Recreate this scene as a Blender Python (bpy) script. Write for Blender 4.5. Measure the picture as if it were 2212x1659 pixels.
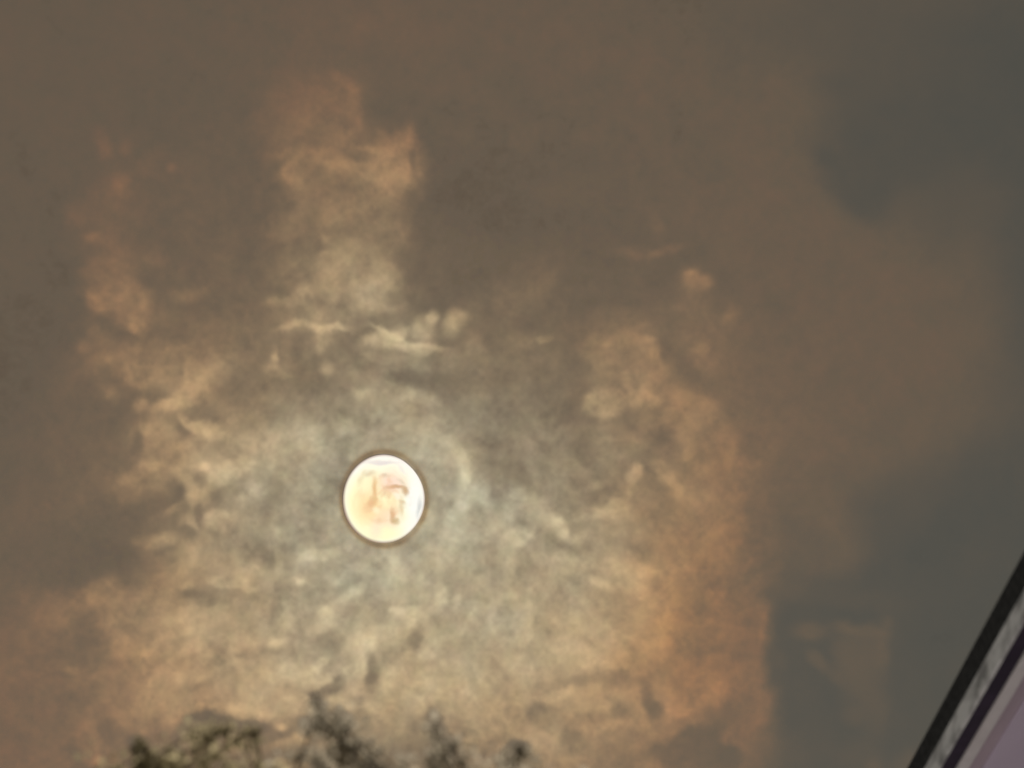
import bpy, bmesh, math
import numpy as np
from mathutils import Vector, Matrix

for o in list(bpy.data.objects):
    bpy.data.objects.remove(o, do_unlink=True)
scene = bpy.context.scene
COL = scene.collection

# ---------------------------------------------------------------- camera
PITCH = math.radians(25.0)
HALF = math.radians(10.0)
EYE = Vector((0.0, 0.0, 1.6))
cam_data = bpy.data.cameras.new("camera")
cam_data.sensor_width = 36.0
cam_data.lens = 18.0 / math.tan(HALF)
cam_data.clip_start = 0.1
cam_data.clip_end = 20000.0
cam_data.dof.use_dof = True              # focused on the moon, so the eave and the twigs are soft
cam_data.dof.focus_distance = 2500.0
APERTURE = 0.031
cam_data.dof.aperture_fstop = cam_data.lens * 0.001 / APERTURE
cam = bpy.data.objects.new("camera", cam_data)
cam.location = EYE
cam.rotation_euler = (math.radians(90.0) + PITCH, 0.0, 0.0)
COL.objects.link(cam)
scene.camera = cam

FWD = Vector((0.0, math.cos(PITCH), math.sin(PITCH)))
UPV = Vector((0.0, -math.sin(PITCH), math.cos(PITCH)))
UNIT = 1106.0 / math.tan(HALF)          # sky units per unit tangent

def bearing(u, v):
    d = FWD + Vector((1, 0, 0)) * ((u - 1106.0) / UNIT) + UPV * ((829.5 - v) / UNIT)
    return d.normalized()

# ---------------------------------------------------------------- moonlit night sky
MOON_DIR = bearing(830.0, 1077.0)
LIGHT_DIR = bearing(905.0, 1160.0)      # the moonlight arrives from beside the limb
world = bpy.data.worlds.new("World")
scene.world = world
world.use_nodes = True
wt = world.node_tree
wt.nodes.clear()
out = wt.nodes.new("ShaderNodeOutputWorld")
addw = wt.nodes.new("ShaderNodeAddShader")
bg = wt.nodes.new("ShaderNodeBackground")
sky = wt.nodes.new("ShaderNodeTexSky")
sky.sky_type = 'NISHITA'
sky.sun_disc = False
sky.sun_elevation = math.asin(LIGHT_DIR.z)
sky.sun_rotation = math.atan2(LIGHT_DIR.x, LIGHT_DIR.y)
sky.dust_density = 1.0
bg.inputs["Strength"].default_value = 0.0012
wt.links.new(sky.outputs[0], bg.inputs[0])
glow = wt.nodes.new("ShaderNodeBackground")   # even glow of the town in the night air
glow.inputs[0].default_value = (0.0665, 0.0645, 0.0530, 1)
glow.inputs[1].default_value = 1.0
wt.links.new(bg.outputs[0], addw.inputs[0])
wt.links.new(glow.outputs[0], addw.inputs[1])
wt.links.new(addw.outputs[0], out.inputs[0])
world.cycles.sampling_method = 'NONE'

sun_data = bpy.data.lights.new("moonlight", 'SUN')
sun_data.energy = 5.0
sun_data.angle = math.radians(0.5)
sun_data.color = (1.0, 0.97, 0.92)
sun = bpy.data.objects.new("moonlight", sun_data)
sun.rotation_euler = LIGHT_DIR.to_track_quat('Z', 'Y').to_euler()
sun.location = (0, 0, 50)
COL.objects.link(sun)

scene.view_settings.view_transform = 'Standard'
scene.view_settings.look = 'None'
scene.view_settings.gamma = 1.0
scene.view_settings.use_curve_mapping = False
scene.view_settings.exposure = 0.0
scene.render.engine = 'CYCLES'
scene.cycles.light_sampling_threshold = 0.0
scene.cycles.use_denoising = True
scene.cycles.max_bounces = 6
scene.cycles.transparent_max_bounces = 16

# ---------------------------------------------------------------- helpers
def nodes_of(name):
    m = bpy.data.materials.new(name)
    m.use_nodes = True
    nt = m.node_tree
    nt.nodes.clear()
    o = nt.nodes.new("ShaderNodeOutputMaterial")
    return m, nt, o

def mottled(name, c1, c2, scale, rough=0.7, detail=5.0, lo=0.4, hi=0.62, bump=0.15, stretch=(1, 1, 1), spec=0.3):
    """A painted or weathered surface: two tones mixed by noise, with fine relief."""
    m, nt, o = nodes_of(name)
    b = nt.nodes.new("ShaderNodeBsdfPrincipled")
    tc = nt.nodes.new("ShaderNodeTexCoord")
    mp = nt.nodes.new("ShaderNodeMapping"); mp.inputs["Scale"].default_value = stretch
    n = nt.nodes.new("ShaderNodeTexNoise"); n.inputs["Scale"].default_value = scale; n.inputs["Detail"].default_value = detail
    r = nt.nodes.new("ShaderNodeValToRGB")
    r.color_ramp.elements[0].position = lo; r.color_ramp.elements[0].color = (*c1, 1)
    r.color_ramp.elements[1].position = hi; r.color_ramp.elements[1].color = (*c2, 1)
    bp = nt.nodes.new("ShaderNodeBump"); bp.inputs["Strength"].default_value = bump; bp.inputs["Distance"].default_value = 0.004
    b.inputs["Roughness"].default_value = rough
    b.inputs["Specular IOR Level"].default_value = spec
    L = nt.links.new
    L(tc.outputs["Object"], mp.inputs[0]); L(mp.outputs[0], n.inputs["Vector"]); L(n.outputs[0], r.inputs[0])
    L(r.outputs[0], b.inputs["Base Color"]); L(n.outputs[0], bp.inputs["Height"]); L(bp.outputs[0], b.inputs["Normal"])
    L(b.outputs[0], o.inputs[0])
    return m

def link_mesh(name, bm, mat, parent=None, bevel=0.0):
    if bevel:
        bmesh.ops.bevel(bm, geom=bm.edges[:], offset=bevel, segments=2, affect='EDGES', profile=0.6)
    bmesh.ops.recalc_face_normals(bm, faces=bm.faces[:])
    me = bpy.data.meshes.new(name)
    bm.to_mesh(me); bm.free()
    me.materials.append(mat)
    ob = bpy.data.objects.new(name, me)
    COL.objects.link(ob)
    if parent:
        ob.parent = parent
    return ob

def add_box(bm, a0, a1, b0, b1, c0, c1):
    vs = [bm.verts.new((x, y, z)) for x in (a0, a1) for y in (b0, b1) for z in (c0, c1)]
    for f in ((0, 1, 3, 2), (4, 6, 7, 5), (0, 4, 5, 1), (2, 3, 7, 6), (0, 2, 6, 4), (1, 5, 7, 3)):
        bm.faces.new([vs[i] for i in f])

def box(name, mat, parent, a0, a1, b0, b1, c0, c1, bevel=0.003):
    bm = bmesh.new(); add_box(bm, a0, a1, b0, b1, c0, c1)
    return link_mesh(name, bm, mat, parent, bevel)

# strengths of the scattered colours per unit of cloud thickness, and of the thin brown veil
CR, CG, CB = 0.00256, 0.00114, 0.00052
CV = (0.0143, 0.0066, 0.0016)
FA1, FA2 = (0.33, 0.325, 0.33), (0.84, 0.83, 0.84)
TR1, TR2 = (0.78, 0.72, 0.74), (0.85, 0.79, 0.81)
SO1, SO2 = (0.69, 0.58, 0.735), (0.74, 0.625, 0.785)
GR1, GR2 = (0.52, 0.41, 0.49), (0.58, 0.46, 0.54)
# --- cloud thickness, described on the sky around the moon -------------------
# Bearings are counted in sky units (1 unit = 1/6272 rad of arc, u to the right,
# v downwards); each stroke is one cloudlet, gap or painted patch of glow:
# (u, v, half width, half height, tilt, brightness it reaches, firmness, edge)
MOON_U, MOON_V = 905.0, 1160.0          # middle of the moonlit aureole

def value_noise(x, y, seed):
    rng = np.random.RandomState(seed)
    tab = rng.rand(256, 256)
    xi = np.floor(x).astype(int); yi = np.floor(y).astype(int)
    fx = x - xi; fy = y - yi
    fx = fx * fx * fx * (fx * (fx * 6 - 15) + 10); fy = fy * fy * fy * (fy * (fy * 6 - 15) + 10)
    a = tab[yi % 256, xi % 256]; b = tab[yi % 256, (xi + 1) % 256]
    c = tab[(yi + 1) % 256, xi % 256]; d = tab[(yi + 1) % 256, (xi + 1) % 256]
    return (a * (1 - fx) + b * fx) * (1 - fy) + (c * (1 - fx) + d * fx) * fy - 0.5

def fbm(x, y, scale, octaves, seed, gain=0.5):
    out = np.zeros_like(x); amp = 1.0; tot = 0.0
    for k in range(octaves):
        s = scale / 2 ** k
        out += amp * value_noise(x / s + 17.3 * k, y / s + 9.1 * k, seed + k)
        tot += amp; amp *= gain
    return out / tot * 2.0

def to_linear(v):
    v = np.asarray(v, float) / 255.0
    return np.where(v <= 0.04045, v / 12.92, ((v + 0.055) / 1.055) ** 2.4)

STROKES = [
 # broad tone of the veil
 (0,1050,230,600,0, 96,.8,1), (60,150,420,330,0, 97,.8,1), (1120,470,260,170,0, 95,.85,1),
 (420,470,150,150,0,104,.7,1), (560,560,260,200,0,110,.5,1), (1750,800,420,280,0,102,.9,1), (1000,100,400,200,0,102,.6,1),
 (1480,330,330,260,0,103,.8,1), (1600,1000,180,260,0,110,.6,1), (60,1450,170,260,0,108,.9,1),(120,1560,200,140,0,113,.8,1),
 (1700,40,200,90,0,93,.8,1), (1840,60,170,90,0,91,.8,1),(720,60,160,120,0,108,.5,1),
 # broad light round the moon
 (830,1060,440,330,0,134,.95,1), (640,1180,330,300,0,148,.8,1), (820,1290,430,260,0,172,.85,1),
 (960,1420,420,220,0,180,.85,1.3), (430,1420,260,150,0,172,.9,1.2), (1350,1240,280,330,0,154,.9,1.4),
 (1330,1450,300,200,8,168,.8,1.2), (620,820,260,140,0,128,.7,1), (1120,870,230,150,0,117,.75,1),
 (700,1140,170,140,0,152,.6,1),(880,1080,210,180,0,170,.8,1.2),(520,1000,170,90,-15,168,.85,1.1),
 # clear gap on the right
 (2290,170,330,260,0, 79,1,1.3), (1990,290,150,110,0, 82,.95,1.1), (1880,290,100,110,20, 82,.8,1),(2270,600,130,420,0, 80,.9,1.1),
 (1850,385,70,55,25,81,.75,1.2), (1790,340,30,18,25,82,.8,1), (1830,420,55,18,25,82,.5,1),(1835,175,60,30,0,86,.7,1),
 (2060,470,90,90,25,87,.6,1),
 (2150,1150,290,170,-40, 79,.98,1.6),(2050,1400,230,330,0, 79,1,1.6),(1980,1650,330,160,0, 80,1,1.4),(1840,1270,120,150,0,81,.92,1.3),
 (1870,1125,80,50,0,83,.6,1.2),(1790,1500,95,330,0,79,.95,1.5),(1720,1620,70,110,0,80,.95,1.4),(1925,1080,90,50,-35,84,.7,1),
 (380,1650,360,62,-3,126,.9,1.4),(1010,1665,330,50,0,134,.85,1.3),(1470,1640,190,66,-6,118,.85,1.4),
 # column of cloud above, left of centre
 (690,235,85,62,0,129,.9,1.6),(640,262,70,60,0,122,.7,1.2),(690,170,80,30,0,113,.6,1),(745,182,34,14,40,134,.5,1.1),(768,232,13,48,0,135,.6,1.1),(742,290,40,14,-25,139,.7,1.2),
 (700,300,100,45,0,132,.7,1.2),(600,230,40,60,0,115,.5,1),
 (745,385,135,75,0,142,.9,1.5),(850,370,52,62,0,165,.9,1.5),(862,315,22,34,15,150,.85,1.3),(832,335,42,12,-30,168,.7,1.2),(872,325,15,50,5,160,.6,1.3),
 (795,362,38,30,0,168,.8,1.2),(792,330,35,9,12,156,.7,1),(727,365,55,16,0,153,.8,1.2),(650,345,50,16,0,148,.6,1.1),(625,372,15,24,10,163,.8,1.2),(634,398,14,26,-20,152,.7,1.2),
 (770,340,28,13,-5,127,.85,1.3),(752,410,20,10,0,128,.8,1.2),(665,400,32,40,0,134,.6,1.2),(790,430,24,26,-50,160,.6,1.1),(812,445,26,12,40,158,.6,1.2),(890,345,8,40,0,118,.6,1),
 (905,395,14,30,0,124,.5,1),(750,470,120,46,0,142,.8,1.3),(706,480,24,40,0,154,.75,1.3),(640,500,60,60,0,132,.7,1.1),(838,520,46,46,0,142,.6,1.1),(662,485,18,16,0,124,.6,1.1),
 (704,517,10,9,0,166,.7,1),(870,470,20,10,0,120,.6,1),(780,515,70,40,0,140,.5,1),
 (725,585,55,50,-20,162,.85,1.5),(690,560,40,14,-35,158,.7,1.2),(770,600,60,60,0,158,.7,1.3),(820,620,50,50,20,162,.75,1.4),(830,572,46,12,40,150,.6,1.1),
 (640,590,50,36,0,141,.6,1.1),(660,640,28,22,0,168,.75,1.2),(725,632,16,18,-40,176,.7,1.2),(800,655,28,20,-20,176,.75,1.2),(835,662,20,9,0,177,.6,1),(820,610,26,16,0,176,.6,1.2),
 (610,655,34,14,0,154,.7,1.2),(690,690,70,40,0,166,.8,1.4),(632,680,32,20,0,136,.85,1.3),(662,640,12,7,60,150,.7,1),(715,703,56,9,2,196,.85,1.2),(700,735,36,22,-15,166,.8,1.2),(640,706,40,9,-15,172,.7,1.1),
 (760,695,14,14,0,146,.7,1),(795,700,14,8,0,150,.6,1),(865,690,40,30,-30,152,.7,1.2),
 (845,718,48,20,-20,186,.9,1.5),(860,712,40,8,22,204,.85,1.2),(905,735,52,14,8,206,.9,1.5),(925,742,34,9,0,218,.8,1.2),(920,705,30,24,30,172,.8,1.3),(938,682,13,16,20,178,.8,1.3),
 (985,690,20,26,35,174,.8,1.3),(1020,745,20,30,10,150,.7,1.3),(1132,736,30,20,0,142,.8,1.2),(1172,733,22,8,-18,141,.8,1.2),(1105,640,90,45,-30,124,.7,1.1),(1160,625,50,16,-30,121,.5,1),
 (960,770,120,40,5,146,.8,1.2),(830,760,60,22,0,158,.6,1.1),(750,755,40,34,0,133,.8,1.2),(665,740,20,26,0,133,.8,1.2),(797,766,16,10,10,162,.8,1.1),(700,795,26,14,-10,158,.7,1.1),(870,775,24,9,-20,160,.6,1),
 (592,775,9,20,5,168,.85,1.2),(590,800,22,13,0,160,.85,1.2),(605,812,26,8,15,150,.7,1),(900,805,50,16,10,120,.7,1.1),(960,815,120,20,5,122,.7,1.1),(1100,800,120,50,0,126,.6,1.1),
 (800,805,30,22,0,156,.6,1.1),(860,790,30,10,-10,150,.5,1),
 # left column
 (222,300,16,28,-30,124,.7,1.1),(272,312,14,14,0,118,.6,1),(270,392,20,26,0,128,.8,1.2),(322,345,22,24,35,118,.6,1),(370,360,10,9,0,120,.6,1),(162,455,24,24,30,115,.7,1.1),
 (250,470,60,120,5,117,.7,1.2),(205,508,22,10,0,128,.6,1.1),(245,520,14,28,0,126,.6,1.1),(335,550,20,20,0,124,.6,1),(250,565,48,34,0,128,.7,1.2),(200,580,28,30,0,120,.7,1.1),
 (250,640,62,52,0,140,.92,1.7),(285,700,60,46,0,138,.8,1.3),(195,640,12,16,0,140,.7,1.1),(208,670,18,20,-30,146,.7,1.2),(308,655,11,15,0,152,.8,1.2),(320,610,22,12,30,104,.6,1.1),
 (290,706,19,22,-12,152,.8,1.2),(284,714,9,15,-12,162,.7,1.1),(275,742,32,11,12,108,.9,1.3),(322,738,30,11,0,116,.75,1.2),(190,705,16,22,-20,112,.7,1.1),(215,735,24,16,20,144,.75,1.2),(180,755,16,12,0,132,.6,1.1),
 (198,770,16,40,10,120,.6,1.1),(310,790,140,44,-8,139,.9,1.5),(360,770,60,26,-10,146,.7,1.2),(440,740,60,40,0,134,.6,1.1),(400,640,34,14,-15,134,.6,1.1),
 (300,815,95,28,5,152,.9,1.5),(420,815,70,26,-12,160,.85,1.3),(412,850,46,28,-30,182,.92,1.6),(372,872,36,14,-15,180,.85,1.4),(306,875,18,14,0,164,.85,1.3),(232,846,22,13,12,166,.85,1.2),(236,850,8,8,0,182,.7,1),
 (262,880,22,9,12,116,.75,1.2),(280,905,18,20,0,122,.8,1.2),(180,900,90,90,0,108,.7,1.2),(460,880,30,24,0,150,.6,1.1),
 (345,925,48,36,-25,158,.88,1.5),(380,905,20,14,30,138,.75,1.2),(395,930,9,15,-35,128,.8,1.2),(408,918,9,28,-35,174,.8,1.2),(421,925,9,11,-40,206,.8,1.1),(450,930,34,17,10,184,.9,1.5),(462,936,12,10,0,192,.6,1),
 (305,950,16,32,0,114,.85,1.3),(335,975,20,12,15,140,.8,1.2),(290,990,24,24,-20,116,.7,1.2),(322,1005,22,13,-12,176,.85,1.3),(305,1000,22,20,20,160,.6,1.1),(282,1030,17,14,0,166,.85,1.3),(265,1032,14,8,20,152,.6,1.1),
 (330,1045,40,22,0,144,.75,1.2),(375,1050,16,24,-25,126,.85,1.3),(390,1065,9,14,-30,116,.7,1.2),(395,990,34,40,0,160,.7,1.3),(412,985,18,24,0,176,.7,1.2),(442,1008,13,10,0,200,.8,1.1),(440,968,26,13,15,156,.7,1.1),
 (250,1110,130,60,0,106,.75,1.2),(330,1100,56,34,0,114,.75,1.2),(180,1200,160,70,0,102,.85,1.3),(250,1210,60,40,20,99,.7,1.2),(350,1120,24,30,-20,126,.6,1.1),
 # left of the moon
 (500,1010,60,20,-22,184,.85,1.4),(540,1000,60,18,-16,184,.7,1.2),(475,1030,24,16,-30,196,.8,1.2),(455,1050,18,26,35,186,.8,1.3),(430,1075,28,22,-20,190,.85,1.4),(420,1075,13,11,0,204,.6,1.1),(385,1100,26,10,-25,158,.7,1.2),
 (432,1040,13,16,0,146,.75,1.2),(485,1082,30,32,-30,150,.9,1.5),(500,1060,40,14,-25,148,.8,1.3),(484,1132,34,20,12,184,.92,1.6),(458,1122,14,12,0,190,.7,1.1),(432,1118,9,24,0,136,.85,1.3),(418,1140,9,18,-22,178,.7,1.2),(404,1155,22,12,15,128,.8,1.3),
 (360,1166,26,15,-15,162,.8,1.3),(340,1170,20,14,0,152,.6,1.1),(300,1170,16,12,0,136,.6,1.1),(415,1192,14,12,0,164,.6,1),(590,1080,56,60,0,146,.85,1.4),(600,1065,24,24,0,136,.7,1.2),(620,1105,30,12,-35,166,.7,1.1),(560,1060,20,14,0,164,.6,1.1),
 (545,1050,16,22,0,178,.6,1.1),(680,945,26,34,35,182,.75,1.2),(690,960,50,20,40,178,.6,1.1),(750,920,22,17,0,178,.85,1.4),(700,870,46,22,-20,144,.7,1.2),(640,890,60,24,-20,142,.6,1.1),(650,930,40,30,0,162,.6,1.1),(600,950,50,26,0,168,.6,1.1),
 (880,850,60,20,10,176,.7,1.2),(800,860,40,13,30,172,.7,1.2),(860,880,90,30,0,168,.6,1.1),(780,900,30,14,-20,160,.5,1),(920,905,40,24,0,166,.5,1.1),(710,1000,24,20,0,172,.5,1),(660,1020,36,26,0,166,.5,1),
 (620,1180,15,12,0,130,.85,1.3),(650,1160,40,14,-20,150,.6,1.1),(662,1200,22,13,-20,190,.85,1.3),(690,1200,34,9,-10,184,.7,1.1),(730,1192,34,13,-15,186,.7,1.2),(570,1210,60,26,0,150,.7,1.2),(560,1190,30,14,20,142,.6,1.1),(600,1230,20,14,0,176,.6,1.1),
 (530,1250,30,24,0,182,.85,1.4),(548,1235,18,12,0,190,.6,1.1),(505,1275,14,8,0,176,.6,1),(650,1253,14,10,0,204,.85,1.2),(610,1270,20,26,0,152,.6,1.1),(720,1240,40,20,-30,178,.6,1.1),(470,1210,50,20,0,160,.6,1.1),(430,1240,50,18,-10,164,.6,1.1),
 # bar and orange bank, lower left
 (420,1298,70,15,5,142,.92,1.5),(360,1290,34,9,10,150,.7,1.2),(500,1300,52,12,-3,148,.8,1.3),(545,1290,26,9,-20,152,.7,1.2),(440,1318,60,10,5,152,.7,1.2),(270,1310,60,60,0,146,.8,1.3),(217,1330,13,20,0,150,.8,1.2),(235,1290,34,34,0,141,.75,1.2),(315,1285,15,16,0,168,.7,1.1),
 (190,1360,40,50,0,117,.8,1.3),(150,1420,80,50,0,112,.7,1.2),(205,1420,40,30,25,116,.8,1.3),(300,1360,60,34,0,152,.7,1.2),(365,1345,12,18,-40,182,.75,1.1),(420,1365,60,24,-5,186,.75,1.3),(500,1375,50,26,0,188,.7,1.2),
 (270,1400,24,16,0,160,.7,1.2),(300,1420,20,12,40,166,.6,1.1),(350,1400,60,26,0,172,.6,1.1),(318,1413,12,9,20,184,.8,1.1),(313,1455,12,9,0,176,.6,1),(430,1395,30,14,-30,194,.8,1.2),(510,1400,15,20,0,204,.85,1.2),(540,1395,26,14,0,196,.7,1.2),(505,1430,14,12,0,200,.8,1.1),(420,1450,15,22,15,188,.7,1.1),
 (493,1450,12,7,0,166,.7,1.1),(525,1465,9,14,-25,202,.7,1.1),(385,1385,12,9,0,164,.7,1.1),(455,1415,14,9,0,196,.6,1),(160,1450,15,8,5,145,.8,1.2),(250,1455,60,40,20,148,.7,1.2),(220,1500,80,40,0,131,.7,1.2),(130,1520,70,50,0,118,.7,1.1),
 (350,1502,60,20,8,170,.8,1.3),(410,1500,36,12,-6,160,.7,1.1),(380,1482,60,12,0,182,.6,1.1),(330,1530,60,16,0,158,.6,1.1),(450,1475,40,16,0,184,.6,1.1),(560,1490,60,40,0,190,.7,1.2),
 (455,1512,40,12,-10,186,.8,1.3),(432,1528,9,8,0,200,.7,1.1),(475,1530,18,8,0,198,.7,1.1),(505,1540,16,16,10,202,.8,1.2),(545,1538,34,12,0,196,.75,1.2),(372,1555,24,24,0,164,.85,1.4),(310,1565,22,20,0,150,.8,1.3),(312,1582,10,9,0,162,.7,1),
 # dark ragged gaps along the bottom
 (450,1592,66,34,-5,118,0.95,1.3),(415,1560,20,10,-30,120,0.85,1.3),(455,1562,40,10,0,120,0.9,1.3),(510,1572,48,9,-5,120,0.92,1.3),(560,1574,24,13,0,120,0.85,1.3),(550,1600,40,24,0,130,0.8,1.3),(510,1612,24,15,0,150,0.85,1.4),(470,1620,16,30,0,120,0.7,1.3),
 (352,1632,48,24,0,115,0.9,1.3),(302,1606,20,24,-25,112,0.92,1.3),(318,1627,26,28,-20,112,0.9,1.3),(308,1645,20,9,20,110,0.7,1.1),(293,1614,8,14,-25,108,0.75,1.1),(365,1640,34,26,0,114,0.8,1.3),(412,1630,14,30,-25,128,0.8,1.3),
 (240,1580,26,26,-35,120,0.85,1.3),(195,1605,24,40,10,140,0.85,1.4),(210,1638,12,12,0,156,0.8,1.2),(225,1610,12,34,0,124,0.6,1.2),(148,1618,18,15,0,119,0.85,1.3),(245,1640,20,14,0,138,0.7,1.2),(110,1640,20,10,20,126,0.5,1),(60,1640,60,30,0,120,0.6,1.1),(200,1659,24,6,0,120,0.6,1),
 (450,1659,40,10,0,120,0.8,1.3),(560,1640,30,30,0,134,0.7,1.2),(600,1630,50,11,-28,122,0.85,1.4),(634,1612,16,10,-25,124,0.7,1.2),(642,1645,44,20,-12,166,0.85,1.5),(620,1605,34,12,-15,176,0.7,1.2),(575,1655,22,14,0,118,0.7,1.2),
 # spiky dark knot
 (688,1515,11,24,-14,117,0.95,1.3),(676,1502,8,7,0,128,0.85,1.2),(696,1550,13,36,-6,114,0.97,1.3),(700,1572,14,16,0,112,0.9,1.3),(664,1566,18,13,25,119,0.9,1.3),(690,1592,15,18,10,118,0.85,1.3),(733,1560,24,30,5,114,0.94,1.3),(740,1543,15,11,0,116,0.8,1.3),
 (722,1575,24,14,-15,114,0.85,1.3),(735,1605,17,20,0,110,0.95,1.3),(742,1640,36,44,-25,110,0.97,1.3),(690,1642,17,26,0,109,0.95,1.3),(684,1655,16,16,0,109,0.8,1.1),(700,1612,17,22,30,140,0.9,1.5),(694,1600,14,9,-35,150,0.6,1.1),(655,1590,26,10,-12,182,0.7,1.2),
 (768,1580,10,26,-25,134,0.7,1.2),(780,1560,30,14,40,140,0.6,1.1),(785,1600,13,24,0,140,0.7,1.2),(786,1642,12,16,-10,166,0.85,1.3),
 # little dark breaks climbing to the right
 (719,1478,26,15,-35,142,.9,1.3),(717,1482,8,7,0,140,.7,1.1),(735,1470,14,12,0,160,.7,1.2),(806,1454,15,28,-4,132,.95,1.5),(820,1462,20,10,-40,158,.7,1.2),(806,1422,9,18,0,162,.75,1.2),(798,1485,12,9,0,154,.7,1.1),(860,1415,36,15,-30,150,.9,1.3),(832,1430,20,8,-35,160,.7,1.2),
 (905,1375,14,24,12,136,.95,1.5),(900,1382,9,9,0,134,.7,1.1),(930,1355,30,9,-25,166,.6,1.1),(712,1382,22,20,20,156,.85,1.4),(765,1305,15,22,0,166,.7,1.2),(785,1300,20,24,0,166,.6,1.2),(600,1300,14,44,10,148,.7,1.2),(640,1280,20,14,0,158,.6,1.1),
 # bright fleece below the moon
 (825,1375,46,17,-12,214,.9,1.5),(780,1400,30,14,-20,202,.7,1.2),(870,1330,34,15,-8,216,.88,1.5),(893,1345,14,11,-40,220,.85,1.2),(912,1290,14,17,0,206,.8,1.2),(948,1290,13,24,5,208,.85,1.3),(905,1262,22,10,30,196,.7,1.1),(960,1300,9,18,0,208,.5,1),
 (780,1410,13,42,4,206,.7,1.2),(782,1440,13,20,0,208,.75,1.2),(712,1320,20,15,0,206,.8,1.3),(690,1350,44,14,-28,194,.75,1.3),(757,1285,30,9,-28,194,.75,1.2),(840,1250,30,20,0,178,.6,1.1),(870,1280,50,30,0,182,.6,1.1),(600,1390,20,13,0,204,.75,1.2),(632,1350,24,16,-20,190,.7,1.2),
 (690,1430,24,10,-40,198,.7,1.2),(690,1465,50,12,-30,200,.7,1.2),(740,1500,26,13,-35,200,.6,1.1),(750,1525,16,10,30,200,.7,1.1),(640,1460,44,26,0,198,.6,1.2),(600,1450,24,26,0,196,.6,1.1),(620,1520,40,24,0,196,.7,1.2),(605,1570,12,8,0,202,.8,1.1),(560,1520,30,18,0,184,.5,1.1),
 (910,1422,24,13,15,202,.7,1.2),(940,1385,16,10,0,188,.6,1.1),(840,1490,22,18,-50,192,.6,1.1),(1000,1400,170,90,0,184,.7,1.3),(1050,1330,90,50,0,184,.6,1.2),(980,1490,150,50,0,180,.7,1.3),(850,1540,60,40,0,176,.6,1.2),
 # corona arc right of the moon
 (1000,1010,16,24,-15,198,.9,1.5),(1006,1035,13,40,0,200,.85,1.4),(992,1100,18,60,12,196,.85,1.5),(955,1165,44,16,-42,190,.8,1.3),(920,1190,40,12,-20,186,.6,1.2),(970,970,40,13,50,176,.6,1.2),(960,1060,26,60,0,182,.6,1.2),(1030,1070,20,22,0,194,.75,1.3),(1050,1095,20,10,20,186,.6,1.1),
 (905,1215,30,20,-20,186,.7,1.2),(852,1212,13,16,0,186,.75,1.2),(880,1212,9,14,-30,156,.75,1.2),(1035,1020,24,26,0,154,.8,1.3),(1060,960,60,46,0,148,.75,1.3),(1050,860,60,40,0,136,.6,1.2),
 # diagonal bright edge and grey hollow to the right
 (1150,990,90,60,30,138,.85,1.4),(1120,930,90,60,0,134,.8,1.3),(1210,960,60,50,0,146,.7,1.2),(1180,1050,60,20,52,146,.85,1.4),(1140,1084,38,22,42,184,.85,1.3),(1122,1070,20,12,20,190,.8,1.3),(1172,1124,48,26,50,184,.85,1.3),(1206,1128,13,9,20,204,.8,1.2),(1222,1155,13,20,-35,192,.85,1.3),
 (1135,1110,14,14,0,160,.8,1.2),(1165,1140,20,26,0,160,.7,1.3),(1130,1170,34,20,0,196,.7,1.2),(1125,1178,12,10,0,204,.7,1.1),(1110,1215,17,34,0,196,.75,1.2),(1138,1238,24,26,0,160,.75,1.3),(1165,1200,24,20,0,174,.6,1.2),(1215,1206,15,13,0,196,.85,1.3),(1262,1168,22,13,-15,188,.8,1.3),(1295,1215,34,20,-20,158,.88,1.5),(1340,1195,20,10,-30,160,.6,1.2),
 (1080,1120,30,34,0,182,.6,1.2),(1060,1180,50,40,0,182,.6,1.2),(1230,1235,60,20,0,190,.6,1.2),
 # cloud heads on the right
 (1330,770,62,58,10,142,.92,1.6),(1372,760,40,60,-12,140,.8,1.4),(1402,735,10,13,0,158,.75,1.2),(1415,775,13,26,-14,160,.8,1.3),(1318,748,11,9,0,150,.6,1.1),(1410,720,20,9,0,122,.6,1.1),(1510,757,26,12,-35,140,.7,1.2),(1480,730,40,30,0,130,.6,1.1),
 (1310,862,44,30,-10,166,.92,1.7),(1300,880,34,12,0,164,.8,1.3),(1360,860,16,16,0,140,.7,1.2),(1395,840,42,34,-30,168,.92,1.7),(1400,855,26,14,0,172,.6,1.2),(1280,876,16,10,0,150,.6,1.1),(1440,830,26,40,-20,138,.7,1.2),(1355,810,60,26,0,156,.7,1.3),
 (1490,606,22,26,0,142,.8,1.1),(1494,590,12,9,0,142,.7,1.1),(1489,625,12,10,0,152,.6,1),(1522,612,17,15,0,140,.75,1.2),(1412,545,17,8,-15,124,.75,1.2),(1375,545,40,13,0,117,.6,1.1),(1450,530,26,9,-15,120,.6,1.1),(1578,688,13,22,12,130,.7,1.1),(1420,480,13,22,-15,122,.5,1),
 (1450,650,60,40,0,112,.6,1.2),(1370,620,90,44,10,106,.8,1.3),(1500,690,60,46,0,124,.7,1.2),(1330,690,90,24,-10,118,.6,1.1),(1520,780,30,30,0,140,.6,1.2),(1560,760,30,60,-20,118,.6,1.1),
 (1480,900,60,44,45,152,.85,1.4),(1400,905,30,24,-30,142,.8,1.3),(1412,940,26,22,30,124,.9,1.5),(1380,975,26,14,-20,130,.8,1.3),(1310,960,50,50,0,144,.7,1.2),(1250,950,60,40,0,138,.6,1.2),(1530,920,34,60,-35,138,.75,1.3),(1470,945,20,13,0,160,.6,1.1),(1485,980,36,24,0,156,.7,1.3),
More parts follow.
